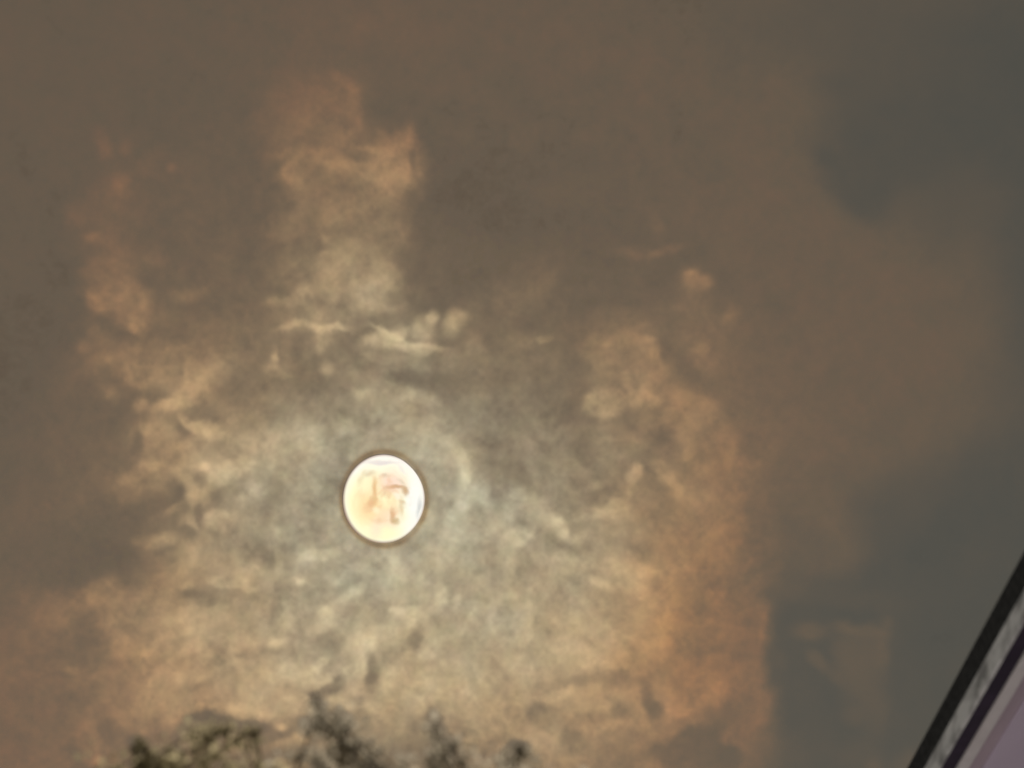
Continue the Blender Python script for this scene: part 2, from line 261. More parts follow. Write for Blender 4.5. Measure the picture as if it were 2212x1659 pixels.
 (1366,1022,15,26,25,184,.9,1.5),(1350,1060,13,30,12,174,.85,1.4),(1330,1070,20,30,0,152,.7,1.2),(1288,1045,26,8,-18,170,.75,1.2),(1310,1100,40,20,-20,176,.8,1.3),(1350,1110,24,20,0,172,.6,1.2),(1252,1118,14,12,0,174,.7,1.1),(1270,1010,40,26,0,144,.6,1.2),(1220,1060,34,34,0,150,.6,1.2),
 (1425,1018,24,18,40,172,.85,1.4),(1452,1048,26,15,45,172,.88,1.5),(1418,1000,13,10,0,168,.6,1),(1420,1060,34,20,35,140,.85,1.4),(1440,1088,20,16,0,134,.8,1.3),(1385,1080,20,30,0,152,.7,1.2),(1500,1060,40,50,0,150,.7,1.2),(1545,1140,26,26,0,156,.7,1.3),(1590,1130,26,40,-10,148,.7,1.3),(1440,1150,70,40,0,150,.7,1.3),
 (1560,1020,40,60,-35,142,.7,1.2),(1620,1080,24,60,-20,122,.6,1.2),(1350,1230,50,26,10,176,.75,1.3),(1390,1225,30,14,0,186,.7,1.2),(1390,1270,30,20,0,186,.7,1.2),(1375,1260,24,14,0,188,.6,1.1),(1345,1290,15,20,-30,158,.8,1.3),(1352,1255,12,14,0,162,.7,1.2),(1410,1290,20,24,0,176,.7,1.2),(1300,1262,24,11,10,192,.7,1.2),
 (1460,1250,50,40,0,158,.75,1.3),(1440,1340,24,50,5,166,.8,1.4),(1420,1385,26,30,20,172,.8,1.3),(1530,1300,50,90,0,142,.85,1.4),(1600,1290,28,130,5,134,.85,1.5),(1530,1285,10,16,0,158,.7,1.2),(1490,1330,16,34,0,152,.6,1.2),(1550,1420,60,50,0,138,.8,1.3),(1620,1440,22,60,0,118,.7,1.3),(1480,1440,50,34,0,150,.7,1.3),(1660,1240,24,60,5,104,.7,1.4),
 # lower right bank
 (1270,1430,20,18,0,192,.8,1.3),(1250,1400,90,60,0,180,.7,1.3),(1340,1430,26,22,0,178,.7,1.2),(1310,1410,40,40,20,178,.6,1.2),(1220,1495,26,9,-20,184,.85,1.4),(1190,1510,26,8,-12,184,.7,1.2),(1270,1470,50,10,0,158,.85,1.4),(1340,1465,50,16,5,148,.88,1.5),(1250,1475,16,9,0,150,.6,1.1),
 (1163,1535,24,17,-10,138,.8,1.2),(1195,1550,30,18,12,142,.8,1.2),(1175,1532,18,9,0,132,.6,1.1),(1240,1545,60,16,10,150,.75,1.3),(1406,1518,18,36,-6,122,.8,1.2),(1410,1535,14,16,0,118,.6,1.1),(1340,1536,18,17,0,138,.85,1.3),(1290,1540,34,12,-10,146,.7,1.2),(1300,1565,40,13,-8,172,.85,1.4),(1330,1563,14,12,0,170,.6,1.1),
 (1375,1545,15,22,0,162,.8,1.3),(1240,1590,30,24,-20,140,.85,1.4),(1345,1500,24,14,0,160,.6,1.1),(1495,1482,12,15,0,156,.8,1.2),(1440,1470,40,30,0,148,.6,1.2),(1505,1558,28,11,0,140,.8,1.3),(1130,1590,40,24,-15,178,.8,1.3),(1040,1600,13,10,0,178,.6,1),(1090,1580,20,14,0,160,.6,1.1),
 (1118,1615,24,24,10,106,.94,1.7),(1126,1612,10,9,0,98,.7,1.1),(1100,1640,34,24,-20,112,.9,1.5),(1075,1600,26,13,-30,140,.7,1.2),(1150,1640,30,22,0,150,.85,1.4),(1195,1590,17,40,15,168,.7,1.3),(1257,1630,16,12,0,170,.8,1.2),(1220,1640,60,30,0,156,.7,1.3),(1330,1600,60,40,0,150,.7,1.3),(1060,1560,26,18,0,166,.5,1.1),
 (1570,1545,40,24,-10,114,.85,1.4),(1480,1600,90,34,-6,112,.92,1.8),(1530,1600,50,30,0,104,.8,1.5),(1430,1580,44,12,-28,142,.75,1.3),(1480,1640,70,34,0,112,.85,1.5),(1420,1620,34,20,0,118,.8,1.3),(1560,1640,40,34,0,98,.85,1.4),(1565,1592,16,17,20,126,.8,1.3),(1585,1610,26,9,28,122,.75,1.2),(1607,1580,9,20,8,112,.7,1.2),(1600,1530,26,26,0,130,.7,1.3),(1360,1650,50,20,0,142,.8,1.3),
 # grey and olive gaps, bottom centre
 (940,1585,17,40,2,121,0.9,1.3),(938,1562,20,12,0,128,0.8,1.3),(955,1625,26,26,-30,118,0.92,1.3),(940,1650,26,20,0,114,0.92,1.3),(960,1635,10,10,0,112,0.7,1.2),(975,1605,15,15,-20,120,0.7,1.2),(920,1585,6,14,0,160,0.7,1.1),(870,1625,60,40,0,132,0.85,1.5),(820,1600,34,20,0,150,0.6,1.2),(880,1655,70,12,0,126,0.7,1.2),(1005,1620,15,9,0,172,0.7,1.1),(1000,1590,20,24,0,152,0.6,1.1),
 (858,1580,50,24,0,160,0.6,1.2),(1030,1655,34,16,0,150,0.7,1.2),
 # faint wisps in the clear gap
 (1745,1365,34,16,8,101,.8,1.2),(1815,1362,46,18,6,101,.8,1.2),(1885,1370,34,20,0,99,.75,1.2),(1915,1345,12,13,0,95,.6,1),(1830,1425,70,50,0,97,.7,1.4),(1760,1425,26,14,45,100,.7,1.2),(1782,1456,30,13,38,100,.7,1.2),(1898,1420,18,36,0,99,.6,1.2),(1850,1480,50,44,0,94,.65,1.3),(1880,1535,30,44,0,95,.6,1.1),(1840,1545,24,20,0,95,.6,1.2),(1850,1630,50,40,0,90,.6,1.2),(1955,1650,40,24,-40,98,.5,1.1),(1885,1655,16,16,0,98,.6,1),
 (1610,1400,44,180,3,134,.8,2.2),(1722,1390,66,210,2,81,.92,2.4),(1590,1450,20,30,0,142,.6,1.2),(1625,1330,12,40,0,124,.6,1.2),(1598,1540,34,40,0,118,.7,1.6),
 (1745,1368,34,17,8,101,.75,1.2),(1760,1430,26,12,45,99,.7,1.2),
 (1750,1110,95,110,-10,103,.92,1.6),(1790,1190,66,50,0,98,.85,1.4),(1720,1200,60,70,0,97,.7,1.3),(1800,1285,110,30,0,88,.7,1.2),(1640,1160,40,80,0,114,.6,1.2),
 (905,1376,11,21,12,144,.85,1.1),(882,1400,20,8,-40,162,.6,1),(838,1428,18,8,-35,160,.6,1),(806,1454,11,24,-4,142,.85,1.1),(799,1488,9,9,0,154,.6,1),(719,1478,22,10,-35,150,.75,1.1),(735,1466,12,12,0,148,.7,1.1),(700,1496,13,12,-30,138,.75,1.1),
 (1690,1280,40,24,0,96,.6,1.2),(1680,1420,12,24,-20,92,.5,1),(1668,1235,17,30,0,108,.6,1.2),
]

# local offsets to the cloud brightness, carried into its thickness
BRIGHTNESS_OFFSETS = [(600, 60, 900, 180, 3), (430, 1430, 220, 110, -9), (1570, 1300, 80, 180, -12), (590, 1000, 130, 80, 9), (60, 300, 260, 300, 4), (1700, 750, 300, 250, 4), (850, 370, 60, 60, -8),
          (700, 1250, 120, 70, 8), (760, 600, 90, 60, 14), (1410, 1250, 80, 90, 13)]
TINT = [(560, 1020, 150, 120, -0.3), (100, 1500, 120, 120, 0.4), (1560, 1330, 150, 300, 1.0), (1440, 1400, 120, 160, 0.5), (740, 340, 220, 240, -1.4), (250, 620, 160, 330, -0.75), (830, 1060, 230, 190, -0.22), (960, 1500, 260, 130, 0.25), (430, 1470, 260, 120, -0.12),
        (120, 1500, 200, 220, -0.5), (1500, 640, 120, 120, -0.7), (1350, 800, 160, 140, 0.2), (760, 640, 220, 120, -0.5), (820, 1340, 160, 90, 0.1), (920, 1210, 150, 120, 0.28)]

def sky_maps(U, V_):
    """Brightness field -> (thickness of bright cloud, thin veil, dense dark cloud) on a grid of bearings."""
    wu = U + 13 * fbm(U, V_, 70, 3, 11) + 26 * fbm(U, V_, 240, 2, 51)
    wv = V_ + 13 * fbm(U, V_, 70, 3, 31) + 26 * fbm(U, V_, 240, 2, 71)
    ju = 11 * fbm(U, V_, 46, 4, 131, 0.6)
    jv = 11 * fbm(U, V_, 46, 4, 151, 0.6)
    fray = np.clip(0.86 + 0.8 * fbm(U, V_, 40, 4, 171, 0.65), 0.25, 1.0)
    B = np.full(U.shape, 101.0)
    rows = U.shape[0]
    for (x, y, rx, ry, ang, val, op, edge) in STROKES:
        R = max(rx, ry) * (2.6 if edge < 1.3 else 2.0) + 45
        ok = (np.abs(U - x) < R) & (np.abs(V_ - y) < R)
        if not ok.any():
            continue
        rr = np.where(ok.any(1))[0]; cc = np.where(ok.any(0))[0]
        s = (slice(rr[0], rr[-1] + 1), slice(cc[0], cc[-1] + 1))
        a = math.radians(ang); ca, sa = math.cos(a), math.sin(a)
        dx = wu[s] - x; dy = wv[s] - y
        # small strokes follow the photograph closely, big ones wander more
        k = min(1.0, max(rx, ry) / 60.0)
        dx = dx * k + (U[s] - x) * (1 - k); dy = dy * k + (V_[s] - y) * (1 - k)
        w = min(1.0, max(0.35, max(rx, ry) / 45.0)); dx = dx + w * ju[s]; dy = dy + w * jv[s]
        p = (dx * ca + dy * sa) / rx; q = (-dx * sa + dy * ca) / ry
        m = min(1.0, op * 1.07) * np.exp(-0.66 * (p * p + q * q) ** (edge * 1.2))
        if k < 1 and val > 150: m = m * (fray[s] * (1 - k) + k)
        B[s] += (val - B[s]) * m
    inside = np.clip(1.25 - np.maximum(np.abs(U - 1106) / 1106, np.abs(V_ - 830) / 830) , 0, 0.25) / 0.25
    # beyond the part described stroke by stroke the deck goes on in the same kind of cloud
    far = 101 + 26 * np.clip(fbm(U, V_, 420, 5, 91) + 0.1, -0.5, 1.2)
    B = B * inside + far * (1 - inside)
    # cloudlets stand out from the gaps between them
    def soften(a, n):
        for ax in (0, 1):
            pad = [(0, 0), (0, 0)]; pad[ax] = (n + 1, n)
            c = np.cumsum(np.pad(a, pad, mode='edge'), axis=ax)
            k = a.shape[ax]
            a = (np.take(c, np.arange(2 * n + 1, 2 * n + 1 + k), ax) - np.take(c, np.arange(0, k), ax)) / (2 * n + 1)
        return a
    r_m = np.hypot((U - 830) / 88.0, (V_ - 1077) / 97.0)
    B = np.where(r_m < 0.9, 170, B)
    fine = B - soften(soften(B, 14), 14)
    gain = np.clip((B - 95) / 40, 0, 1) * np.clip((2150 - U) / 300, 0, 1)
    B += 0.35 * fine * gain * inside
    arc = np.exp(-((np.hypot(U - 836, V_ - 1080) - 168) / 30.0) ** 2) * np.clip(0.5 + 1.3 * np.cos(np.arctan2(V_ - 1080, U - 836) + 0.15), 0, 1)  # pale halo beside the moon, its glow painted in through cloud brightness
    B += (190 - B) * 0.65 * arc
    ring = np.exp(-((r_m - 1.045) / 0.065) ** 2) * np.clip(0.85 + 0.7 * fbm(U, V_, 50, 2, 301), 0.4, 1.1)  # dark halo round the limb, painted in through cloud thickness
    B += (128 - B) * 0.85 * ring
    # fleece at small scale, stronger where the cloud is thick
    body = np.clip((B - 92) / 70, 0.0, 1.0)
    billow = 0.42 - np.abs(fbm(wu, wv, 74, 4, 25, 0.55)) * 1.6
    billow = 0.42 - np.abs(fbm(wu, wv, 74, 4, 25, 0.55)) * 1.6
    grain = fbm(U, V_, 13, 2, 45, 0.7)
    B += ((2.0 + 16.0 * body) * fbm(U, V_, 60, 4, 5, 0.6) + 15.0 * body * billow + 15.0 * body * fbm(wu, wv, 24, 2, 15, 0.5) + (0.9 + 9.5 * body) * grain) * inside + 2.2 * fbm(U, V_, 150, 3, 6)
    for (x, y, rx, ry, w) in BRIGHTNESS_OFFSETS:
        B += w * np.exp(-(((U - x) / rx) ** 2 + ((V_ - y) / ry) ** 2))
    B = B - 3.0 * np.clip((B - 150) / 40, 0, 1)
    L = to_linear(B)
    SKY, BASE = 0.0762, 0.1274
    r2 = (U - MOON_U) ** 2 + (V_ - MOON_V) ** 2
    corona = 0.36 * np.exp(-r2 / 1.0e6)
    T = np.clip(L - BASE, 0, None) / np.maximum(corona, 0.05)
    T = np.minimum(T, 2.6)
    warm = np.clip((1720 - U) / 220, 0, 1) * 1.0
    veil = np.clip((L - SKY) / (BASE - SKY), warm, 1)
    dark = np.clip((SKY + veil * (BASE - SKY) - L) / SKY, 0, 0.85) * (T <= 0)
    # where the droplets are small (tint < 0) the light stays paler, where they are large it turns russet
    tint = np.zeros(U.shape)
    for (x, y, rx, ry, w) in TINT:
        tint += w * np.exp(-(((U - x) / rx) ** 2 + ((V_ - y) / ry) ** 2))
    tint += 1.3 * ring  # the painted halo is coloured russet too
    tint += 0.35 * fbm(U, V_, 90, 3, 201)
    return T, veil, dark, np.clip(tint, -1.5, 1)

# ---------------------------------------------------------------- ground
m_ground = mottled("pale_concrete", (0.44, 0.43, 0.41), (0.54, 0.53, 0.50), 0.35, rough=0.9, bump=0.3)
bm = bmesh.new()
N = 96
ring = [bm.verts.new((4200 * math.cos(2 * math.pi * k / N), 4200 * math.sin(2 * math.pi * k / N), 0)) for k in range(N)]
bm.faces.new(ring)
ground = link_mesh("ground", bm, m_ground)
ground["kind"] = "structure"

# ---------------------------------------------------------------- moon
MOON_DIST = 2500.0
m_moon, nt, o = nodes_of("moon_surface")
em = nt.nodes.new("ShaderNodeEmission")
L = nt.links.new
tc = nt.nodes.new("ShaderNodeTexCoord")
warp = nt.nodes.new("ShaderNodeTexNoise"); warp.inputs["Scale"].default_value = 3.2; warp.inputs["Detail"].default_value = 3
L(tc.outputs["Object"], warp.inputs["Vector"])
wsub = nt.nodes.new("ShaderNodeVectorMath"); wsub.operation = 'SUBTRACT'; wsub.inputs[1].default_value = (0.5, 0.5, 0.5)
L(warp.outputs["Color"], wsub.inputs[0])
wsc = nt.nodes.new("ShaderNodeVectorMath"); wsc.operation = 'SCALE'; wsc.inputs["Scale"].default_value = 0.16
L(wsub.outputs[0], wsc.inputs[0])
wadd = nt.nodes.new("ShaderNodeVectorMath"); wadd.operation = 'ADD'
L(tc.outputs["Object"], wadd.inputs[0]); L(wsc.outputs[0], wadd.inputs[1])
sep = nt.nodes.new("ShaderNodeSeparateXYZ"); L(wadd.outputs[0], sep.inputs[0])

def mth(op, a, b=None, clamp=False):
    n = nt.nodes.new("ShaderNodeMath"); n.operation = op; n.use_clamp = clamp
    for i, v in enumerate((a, b)):
        if v is None: continue
        if isinstance(v, (int, float)): n.inputs[i].default_value = v
        else: L(v, n.inputs[i])
    return n.outputs[0]

def patch(cx, cy, rx, ry, tilt=0.0, soft=0.55):
    """0..1 mask of an oval sea or ray on the visible face of the moon."""
    t = math.radians(tilt); c, s = math.cos(t), math.sin(t)
    dx = mth('SUBTRACT', sep.outputs[0], cx); dy = mth('SUBTRACT', sep.outputs[2], cy)
    p = mth('DIVIDE', mth('ADD', mth('MULTIPLY', dx, c), mth('MULTIPLY', dy, s)), rx)
    q = mth('DIVIDE', mth('SUBTRACT', mth('MULTIPLY', dy, c), mth('MULTIPLY', dx, s)), ry)
    d = mth('SQRT', mth('ADD', mth('MULTIPLY', p, p), mth('MULTIPLY', q, q)))
    n = nt.nodes.new("ShaderNodeMapRange"); n.interpolation_type = 'SMOOTHSTEP'
    n.inputs["From Min"].default_value = 1 + soft; n.inputs["From Max"].default_value = 1 - soft
    L(d, n.inputs["Value"])
    return n.outputs[0]

def srgb(r, g, b, k=1.0):
    f = lambda v: float(to_linear(v)) * k
    return (f(r), f(g), f(b), 1)

rgb0 = nt.nodes.new("ShaderNodeRGB"); rgb0.outputs[0].default_value = srgb(255, 250, 242, 1.03)
col = rgb0.outputs[0]
SEAS = [
 (-0.06, -0.02, 0.86, 0.80, 0, (255, 255, 216), 0.9, 0.2), (-0.62, -0.22, 0.26, 0.55, 14, (255, 255, 200), 0.85, 0.4), (-0.05, -0.78, 0.5, 0.2, 0, (255, 255, 204), 0.9, 0.4),
 (0.72, 0.0, 0.2, 0.45, 0, (255, 255, 250), 0.9, 0.4),
 (-0.16, -0.03, 0.50, 0.53, 0, (254, 233, 186), 0.95, 0.22), (-0.32, -0.22, 0.30, 0.28, 0, (254, 226, 172), 0.9, 0.5), (0.2, 0.36, 0.30, 0.22, -20, (255, 226, 206), 0.95, 0.45), (0.12, -0.42, 0.26, 0.2, 0, (254, 228, 196), 0.8, 0.5),
 (-0.46, 0.33, 0.16, 0.2, 0, (255, 252, 206), 0.8, 0.5), (0.02, 0.02, 0.13, 0.16, 0, (255, 252, 204), 0.9, 0.5), (0.33, 0.06, 0.1, 0.06, 0, (255, 246, 222), 0.8, 0.5), (-0.18, -0.27, 0.09, 0.06, 0, (255, 246, 206), 0.8, 0.5),
 (-0.24, 0.20, 0.05, 0.22, 0, (232, 192, 142), 0.95, 0.55), (-0.28, -0.10, 0.10, 0.09, 30, (232, 190, 138), 0.95, 0.6), (-0.38, 0.55, 0.12, 0.05, 8, (230, 212, 178), 0.9, 0.6), (-0.56, 0.42, 0.05, 0.14, -25, (240, 222, 180), 0.7, 0.6),
 (0.0, 0.53, 0.10, 0.05, 12, (228, 208, 182), 0.9, 0.6), (0.05, 0.18, 0.05, 0.12, 0, (240, 214, 180), 0.7, 0.6),
 (0.28, 0.255, 0.20, 0.045, -2, (212, 172, 132), 0.95, 0.5), (0.50, 0.18, 0.10, 0.065, -38, (206, 172, 132), 0.95, 0.5), (0.40, 0.37, 0.12, 0.04, -38, (232, 214, 186), 0.8, 0.6),
 (0.42, -0.17, 0.05, 0.17, 0, (232, 212, 174), 0.9, 0.6), (0.44, -0.06, 0.08, 0.04, -20, (224, 202, 166), 0.8, 0.6), (0.20, -0.36, 0.06, 0.15, 0, (220, 180, 138), 0.95, 0.5), (0.27, -0.49, 0.10, 0.05, -15, (208, 182, 138), 0.95, 0.5),
 (-0.08, -0.44, 0.10, 0.06, 0, (246, 218, 176), 0.7, 0.6), (-0.18, -0.68, 0.13, 0.2, -10, (255, 236, 206), 0.85, 0.6), (-0.25, 0.0, 0.07, 0.05, 0, (226, 198, 146), 0.6, 0.6),
 (-0.07, 0.80, 0.33, 0.045, 2, (232, 222, 218), 0.9, 0.55), (0.42, 0.66, 0.15, 0.035, -42, (246, 238, 226), 0.8, 0.6), (0.84, -0.19, 0.045, 0.18, -8, (214, 216, 212), 0.9, 0.55),
]
for (cx, cy, rx, ry, tilt, c, a, soft) in SEAS:
    mx = nt.nodes.new("ShaderNodeMix"); mx.data_type = 'RGBA'
    L(mth('MULTIPLY', patch(cx, cy, rx, ry, tilt, min(0.95, soft * 1.6)), a * 0.95), mx.inputs[0])
    L(col, mx.inputs[6]); mx.inputs[7].default_value = srgb(*c)
    col = mx.outputs[2]
mot = nt.nodes.new("ShaderNodeTexNoise"); mot.inputs["Scale"].default_value = 3.6; mot.inputs["Detail"].default_value = 2; L(tc.outputs["Object"], mot.inputs["Vector"])
mr = nt.nodes.new("ShaderNodeMapRange"); mr.interpolation_type = 'SMOOTHSTEP'; mr.inputs["From Min"].default_value = 0.46; mr.inputs["From Max"].default_value = 0.70; L(mot.outputs[0], mr.inputs["Value"])
mx = nt.nodes.new("ShaderNodeMix"); mx.data_type = 'RGBA'
L(mth('MULTIPLY', mth('MULTIPLY', mr.outputs[0], patch(-0.02, 0.0, 0.58, 0.58, 0, 0.4)), 0.5), mx.inputs[0]); L(col, mx.inputs[6]); mx.inputs[7].default_value = srgb(238, 192, 150); col = mx.outputs[2]
# soft russet haze at the limb, painted into the moon's emission colour
sp2 = nt.nodes.new("ShaderNodeSeparateXYZ"); L(tc.outputs["Object"], sp2.inputs[0])
rr = mth('DIVIDE', mth('SQRT', mth('ADD', mth('MULTIPLY', sp2.outputs[0], sp2.outputs[0]), mth('MULTIPLY', sp2.outputs[2], sp2.outputs[2]))), 0.985)
lm = nt.nodes.new("ShaderNodeMapRange"); lm.interpolation_type = 'SMOOTHSTEP'
lm.inputs["From Min"].default_value = 0.93; lm.inputs["From Max"].default_value = 1.02; L(rr, lm.inputs["Value"])
mx = nt.nodes.new("ShaderNodeMix"); mx.data_type = 'RGBA'
L(mth('MULTIPLY', lm.outputs[0], 0.9), mx.inputs[0]); L(col, mx.inputs[6]); mx.inputs[7].default_value = srgb(150, 118, 104); col = mx.outputs[2]
L(col, em.inputs[0]); em.inputs[1].default_value = 1.0
L(em.outputs[0], o.inputs[0])
m_moon.cycles.emission_sampling = 'NONE'

bm = bmesh.new()
LIMB_A = [0, 13, 36, 61, 86, 114, 134, 158, 188, 215, 238, 267, 297, 321, 350, 360]
LIMB_K = [.995, .975, .94, .95, .995, .98, .985, .985, 1.0, 1.015, 1.0, .997, .975, .958, .985, .995]
bmesh.ops.create_uvsphere(bm, u_segments=96, v_segments=64, radius=1.0)
for v in bm.verts:
    # thin air and passing cloud pull the limb a little out of round
    a = math.degrees(math.atan2(v.co.z, v.co.x)) % 360
    k = sum(np.interp((a + d) % 360, LIMB_A, LIMB_K) for d in (-20, -14, -7, 0, 7, 14, 20)) / 7
    v.co.x *= k; v.co.z *= k
for f in bm.faces: f.smooth = True
moon = link_mesh("moon", bm, m_moon)
rad = MOON_DIST / UNIT * math.cos(math.acos(MOON_DIR.dot(FWD)))
moon.location = EYE + MOON_DIR * MOON_DIST
fm = MOON_DIR
rt = fm.cross(Vector((0, 0, 1))).normalized(); upm = rt.cross(fm).normalized()
moon.rotation_euler = Matrix((rt, fm, upm)).transposed().to_euler()
moon.scale = (89.5 * rad, 36.0 * rad, 96.8 * rad)
moon["label"] = "bright cream full moon with tan markings shining through the clouds"
moon["category"] = "moon"

# ---------------------------------------------------------------- cloud deck
def axis(lo, hi, step, far_lo, far_hi):
    core = list(np.arange(lo, hi + step * 0.5, step))
    s, x, left = step, lo, []
    while x > far_lo:
        s = min(s * 1.22, 160); x -= s; left.append(x)
    s, x, right = step, core[-1], []
    while x < far_hi:
        s = min(s * 1.22, 160); x += s; right.append(x)
    return np.array(left[::-1] + core + right)

us = axis(-40, 2252, 3.0, -4200, 6400)
vs = axis(-40, 1700, 3.0, -3800, 3250)
U, V = np.meshgrid(us, vs)
T, VEIL, DARK, TINTS = sky_maps(U, V)
fu = np.clip((5300 - np.abs(U - 1106)) / 1500, 0, 1); fv = np.clip(np.minimum(V + 3900, 3450 - V) / 900, 0, 1)
fade = fu * fv
T = T * fade; VEIL = VEIL * fade; DARK = DARK * fade
X = (U - 1106.0) / UNIT; Y = (829.5 - V) / UNIT
D = np.stack([X, FWD.y + Y * UPV.y, FWD.z + Y * UPV.z], -1)
D /= np.linalg.norm(D, axis=-1, keepdims=True)
CLOUD_DIST = 2481.0
thick = 0.6 + 5.0 * np.clip(T, 0, 2.0) + 2.0 * VEIL
eye = np.array(EYE)
P0 = eye + D * (CLOUD_DIST - 0.5 * thick)[..., None]
P1 = eye + D * (CLOUD_DIST + 0.5 * thick)[..., None]
R, Cn = U.shape
idx = np.arange(R * Cn).reshape(R, Cn)
q = np.stack([idx[:-1, :-1], idx[:-1, 1:], idx[1:, 1:], idx[1:, :-1]], -1).reshape(-1, 4)
off = R * Cn
edge = np.concatenate([idx[0, :], idx[1:, -1], idx[-1, -2::-1], idx[-2:0:-1, 0]])
nxt = np.roll(edge, -1)
rim = np.stack([edge, edge + off, nxt + off, nxt], -1)
faces = np.concatenate([q, q[:, ::-1] + off, rim])
verts = np.concatenate([P0.reshape(-1, 3), P1.reshape(-1, 3)])
me = bpy.data.meshes.new("clouds")
me.vertices.add(len(verts)); me.vertices.foreach_set("co", verts.astype(np.float32).ravel())
me.loops.add(faces.size); me.loops.foreach_set("vertex_index", faces.astype(np.int32).ravel())
me.polygons.add(len(faces))
me.polygons.foreach_set("loop_start", np.arange(0, faces.size, 4, dtype=np.int32))
me.polygons.foreach_set("loop_total", np.full(len(faces), 4, dtype=np.int32))
me.polygons.foreach_set("use_smooth", np.ones(len(faces), dtype=bool))
me.update(calc_edges=True)
for nm, arr in (("thickness", T), ("veil", VEIL), ("dense", DARK), ("tint", TINTS)):
    at = me.attributes.new(nm, 'FLOAT', 'POINT')
    at.data.foreach_set("value", np.concatenate([arr.ravel(), arr.ravel()]).astype(np.float32))

# Thin cloud scatters the moonlight forwards: red is bent furthest and blue least, which gives the brown-rimmed corona.
m_cloud, nt, o = nodes_of("thin_cloud")
L = nt.links.new
def attr(nm):
    a = nt.nodes.new("ShaderNodeAttribute"); a.attribute_name = nm
    return a.outputs["Fac"]
geo = nt.nodes.new("ShaderNodeNewGeometry")
tc = nt.nodes.new("ShaderNodeTexCoord")
drop = nt.nodes.new("ShaderNodeTexNoise"); drop.inputs["Scale"].default_value = 0.06; drop.inputs["Detail"].default_value = 4; drop.inputs["Roughness"].default_value = 0.65
L(tc.outputs["Object"], drop.inputs["Vector"])
dsub = nt.nodes.new("ShaderNodeVectorMath"); dsub.operation = 'SUBTRACT'; dsub.inputs[1].default_value = (0.5, 0.5, 0.5); L(drop.outputs["Color"], dsub.inputs[0])
dmul = nt.nodes.new("ShaderNodeVectorMath"); dmul.operation = 'SCALE'; dmul.inputs["Scale"].default_value = 0.20; L(dsub.outputs[0], dmul.inputs[0])
dadd = nt.nodes.new("ShaderNodeVectorMath"); dadd.operation = 'ADD'; dadd.inputs[1].default_value = (1, 1, 1); L(dmul.outputs[0], dadd.inputs[0])   # droplet size differs from place to place
def times(colour, fac):
    n = nt.nodes.new("ShaderNodeVectorMath"); n.operation = 'SCALE'
    if isinstance(colour, tuple): n.inputs[0].default_value = colour
    else: L(colour, n.inputs[0])
    L(fac, n.inputs["Scale"])
    m2 = nt.nodes.new("ShaderNodeVectorMath"); m2.operation = 'MULTIPLY'
    L(n.outputs[0], m2.inputs[0]); L(dadd.outputs[0], m2.inputs[1])
    return m2.outputs[0]
thk = attr("thickness"); vl = attr("veil"); dn = attr("dense"); tn = attr("tint")
shaders = []
GAIN = 1.0
for colour, width, weight in (((1, 0, 0), 1225.0, CR), ((0, 1, 0), 837.0, CG), ((0, 0, 1), 670.0, CB)):
    n = nt.nodes.new("ShaderNodeBsdfRefraction"); n.distribution = 'BECKMANN'
    n.inputs["IOR"].default_value = 1.5
    sens = {1000: 0.0, 1225: 0.0, 837: -0.24, 670: -0.5}[int(width)]
    k1 = nt.nodes.new("ShaderNodeMath"); k1.operation = 'MULTIPLY_ADD'; k1.inputs[1].default_value = sens; k1.inputs[2].default_value = 1.0; L(tn, k1.inputs[0])
    k2 = nt.nodes.new("ShaderNodeMath"); k2.operation = 'MULTIPLY'; L(k1.outputs[0], k2.inputs[0]); L(thk, k2.inputs[1])
    n.inputs["Roughness"].default_value = math.sqrt(width / UNIT / 0.5)
    L(times(tuple(c * weight for c in colour), k2.outputs[0]), n.inputs["Color"])
    L(geo.outputs["Incoming"], n.inputs["Normal"])
    shaders.append(n.outputs[0])
tl = nt.nodes.new("ShaderNodeBsdfTranslucent")
L(times(CV, vl), tl.inputs["Color"])
shaders.append(tl.outputs[0])
tr = nt.nodes.new("ShaderNodeBsdfTransparent")
inv = nt.nodes.new("ShaderNodeMath"); inv.operation = 'SUBTRACT'; inv.inputs[0].default_value = 1.0; L(dn, inv.inputs[1])
sq = nt.nodes.new("ShaderNodeMath"); sq.operation = 'SQRT'; L(inv.outputs[0], sq.inputs[0])
L(sq.outputs[0], tr.inputs["Color"])
acc = tr.outputs[0]
for s in shaders:
    a = nt.nodes.new("ShaderNodeAddShader"); L(acc, a.inputs[0]); L(s, a.inputs[1]); acc = a.outputs[0]
L(acc, o.inputs[0])
me.materials.append(m_cloud)
clouds = bpy.data.objects.new("clouds", me)
COL.objects.link(clouds)
clouds["kind"] = "stuff"
clouds["label"] = "thin broken night clouds glowing brown and cream around the moon"

# ---------------------------------------------------------------- house whose eave cuts the lower right corner
EAVE_Z = 8.08
SIZE = 1.8
def on_plane(u, v, z):
    d = bearing(u, v); return EYE + d * ((z - EYE.z) / d.z)
A = on_plane(2212.0, 1190.0, EAVE_Z); B2 = on_plane(1959.0, 1659.0, EAVE_Z)
run = (B2 - A).normalized()                       # along the eave, away from the viewer
inward = Vector((run.y, -run.x, 0))               # from the eave towards the house
if inward.x < 0: inward = -inward
house = bpy.data.objects.new("house", None)
COL.objects.link(house)
house.matrix_world = Matrix(((run.x, inward.x, 0, A.x), (run.y, inward.y, 0, A.y), (0, 0, 1, 0), (0, 0, 0, 1))) @ Matrix.Scale(SIZE, 4)
house["label"] = "house with black roof edge, grey fascia and lavender soffit in the corner"
house["category"] = "house"

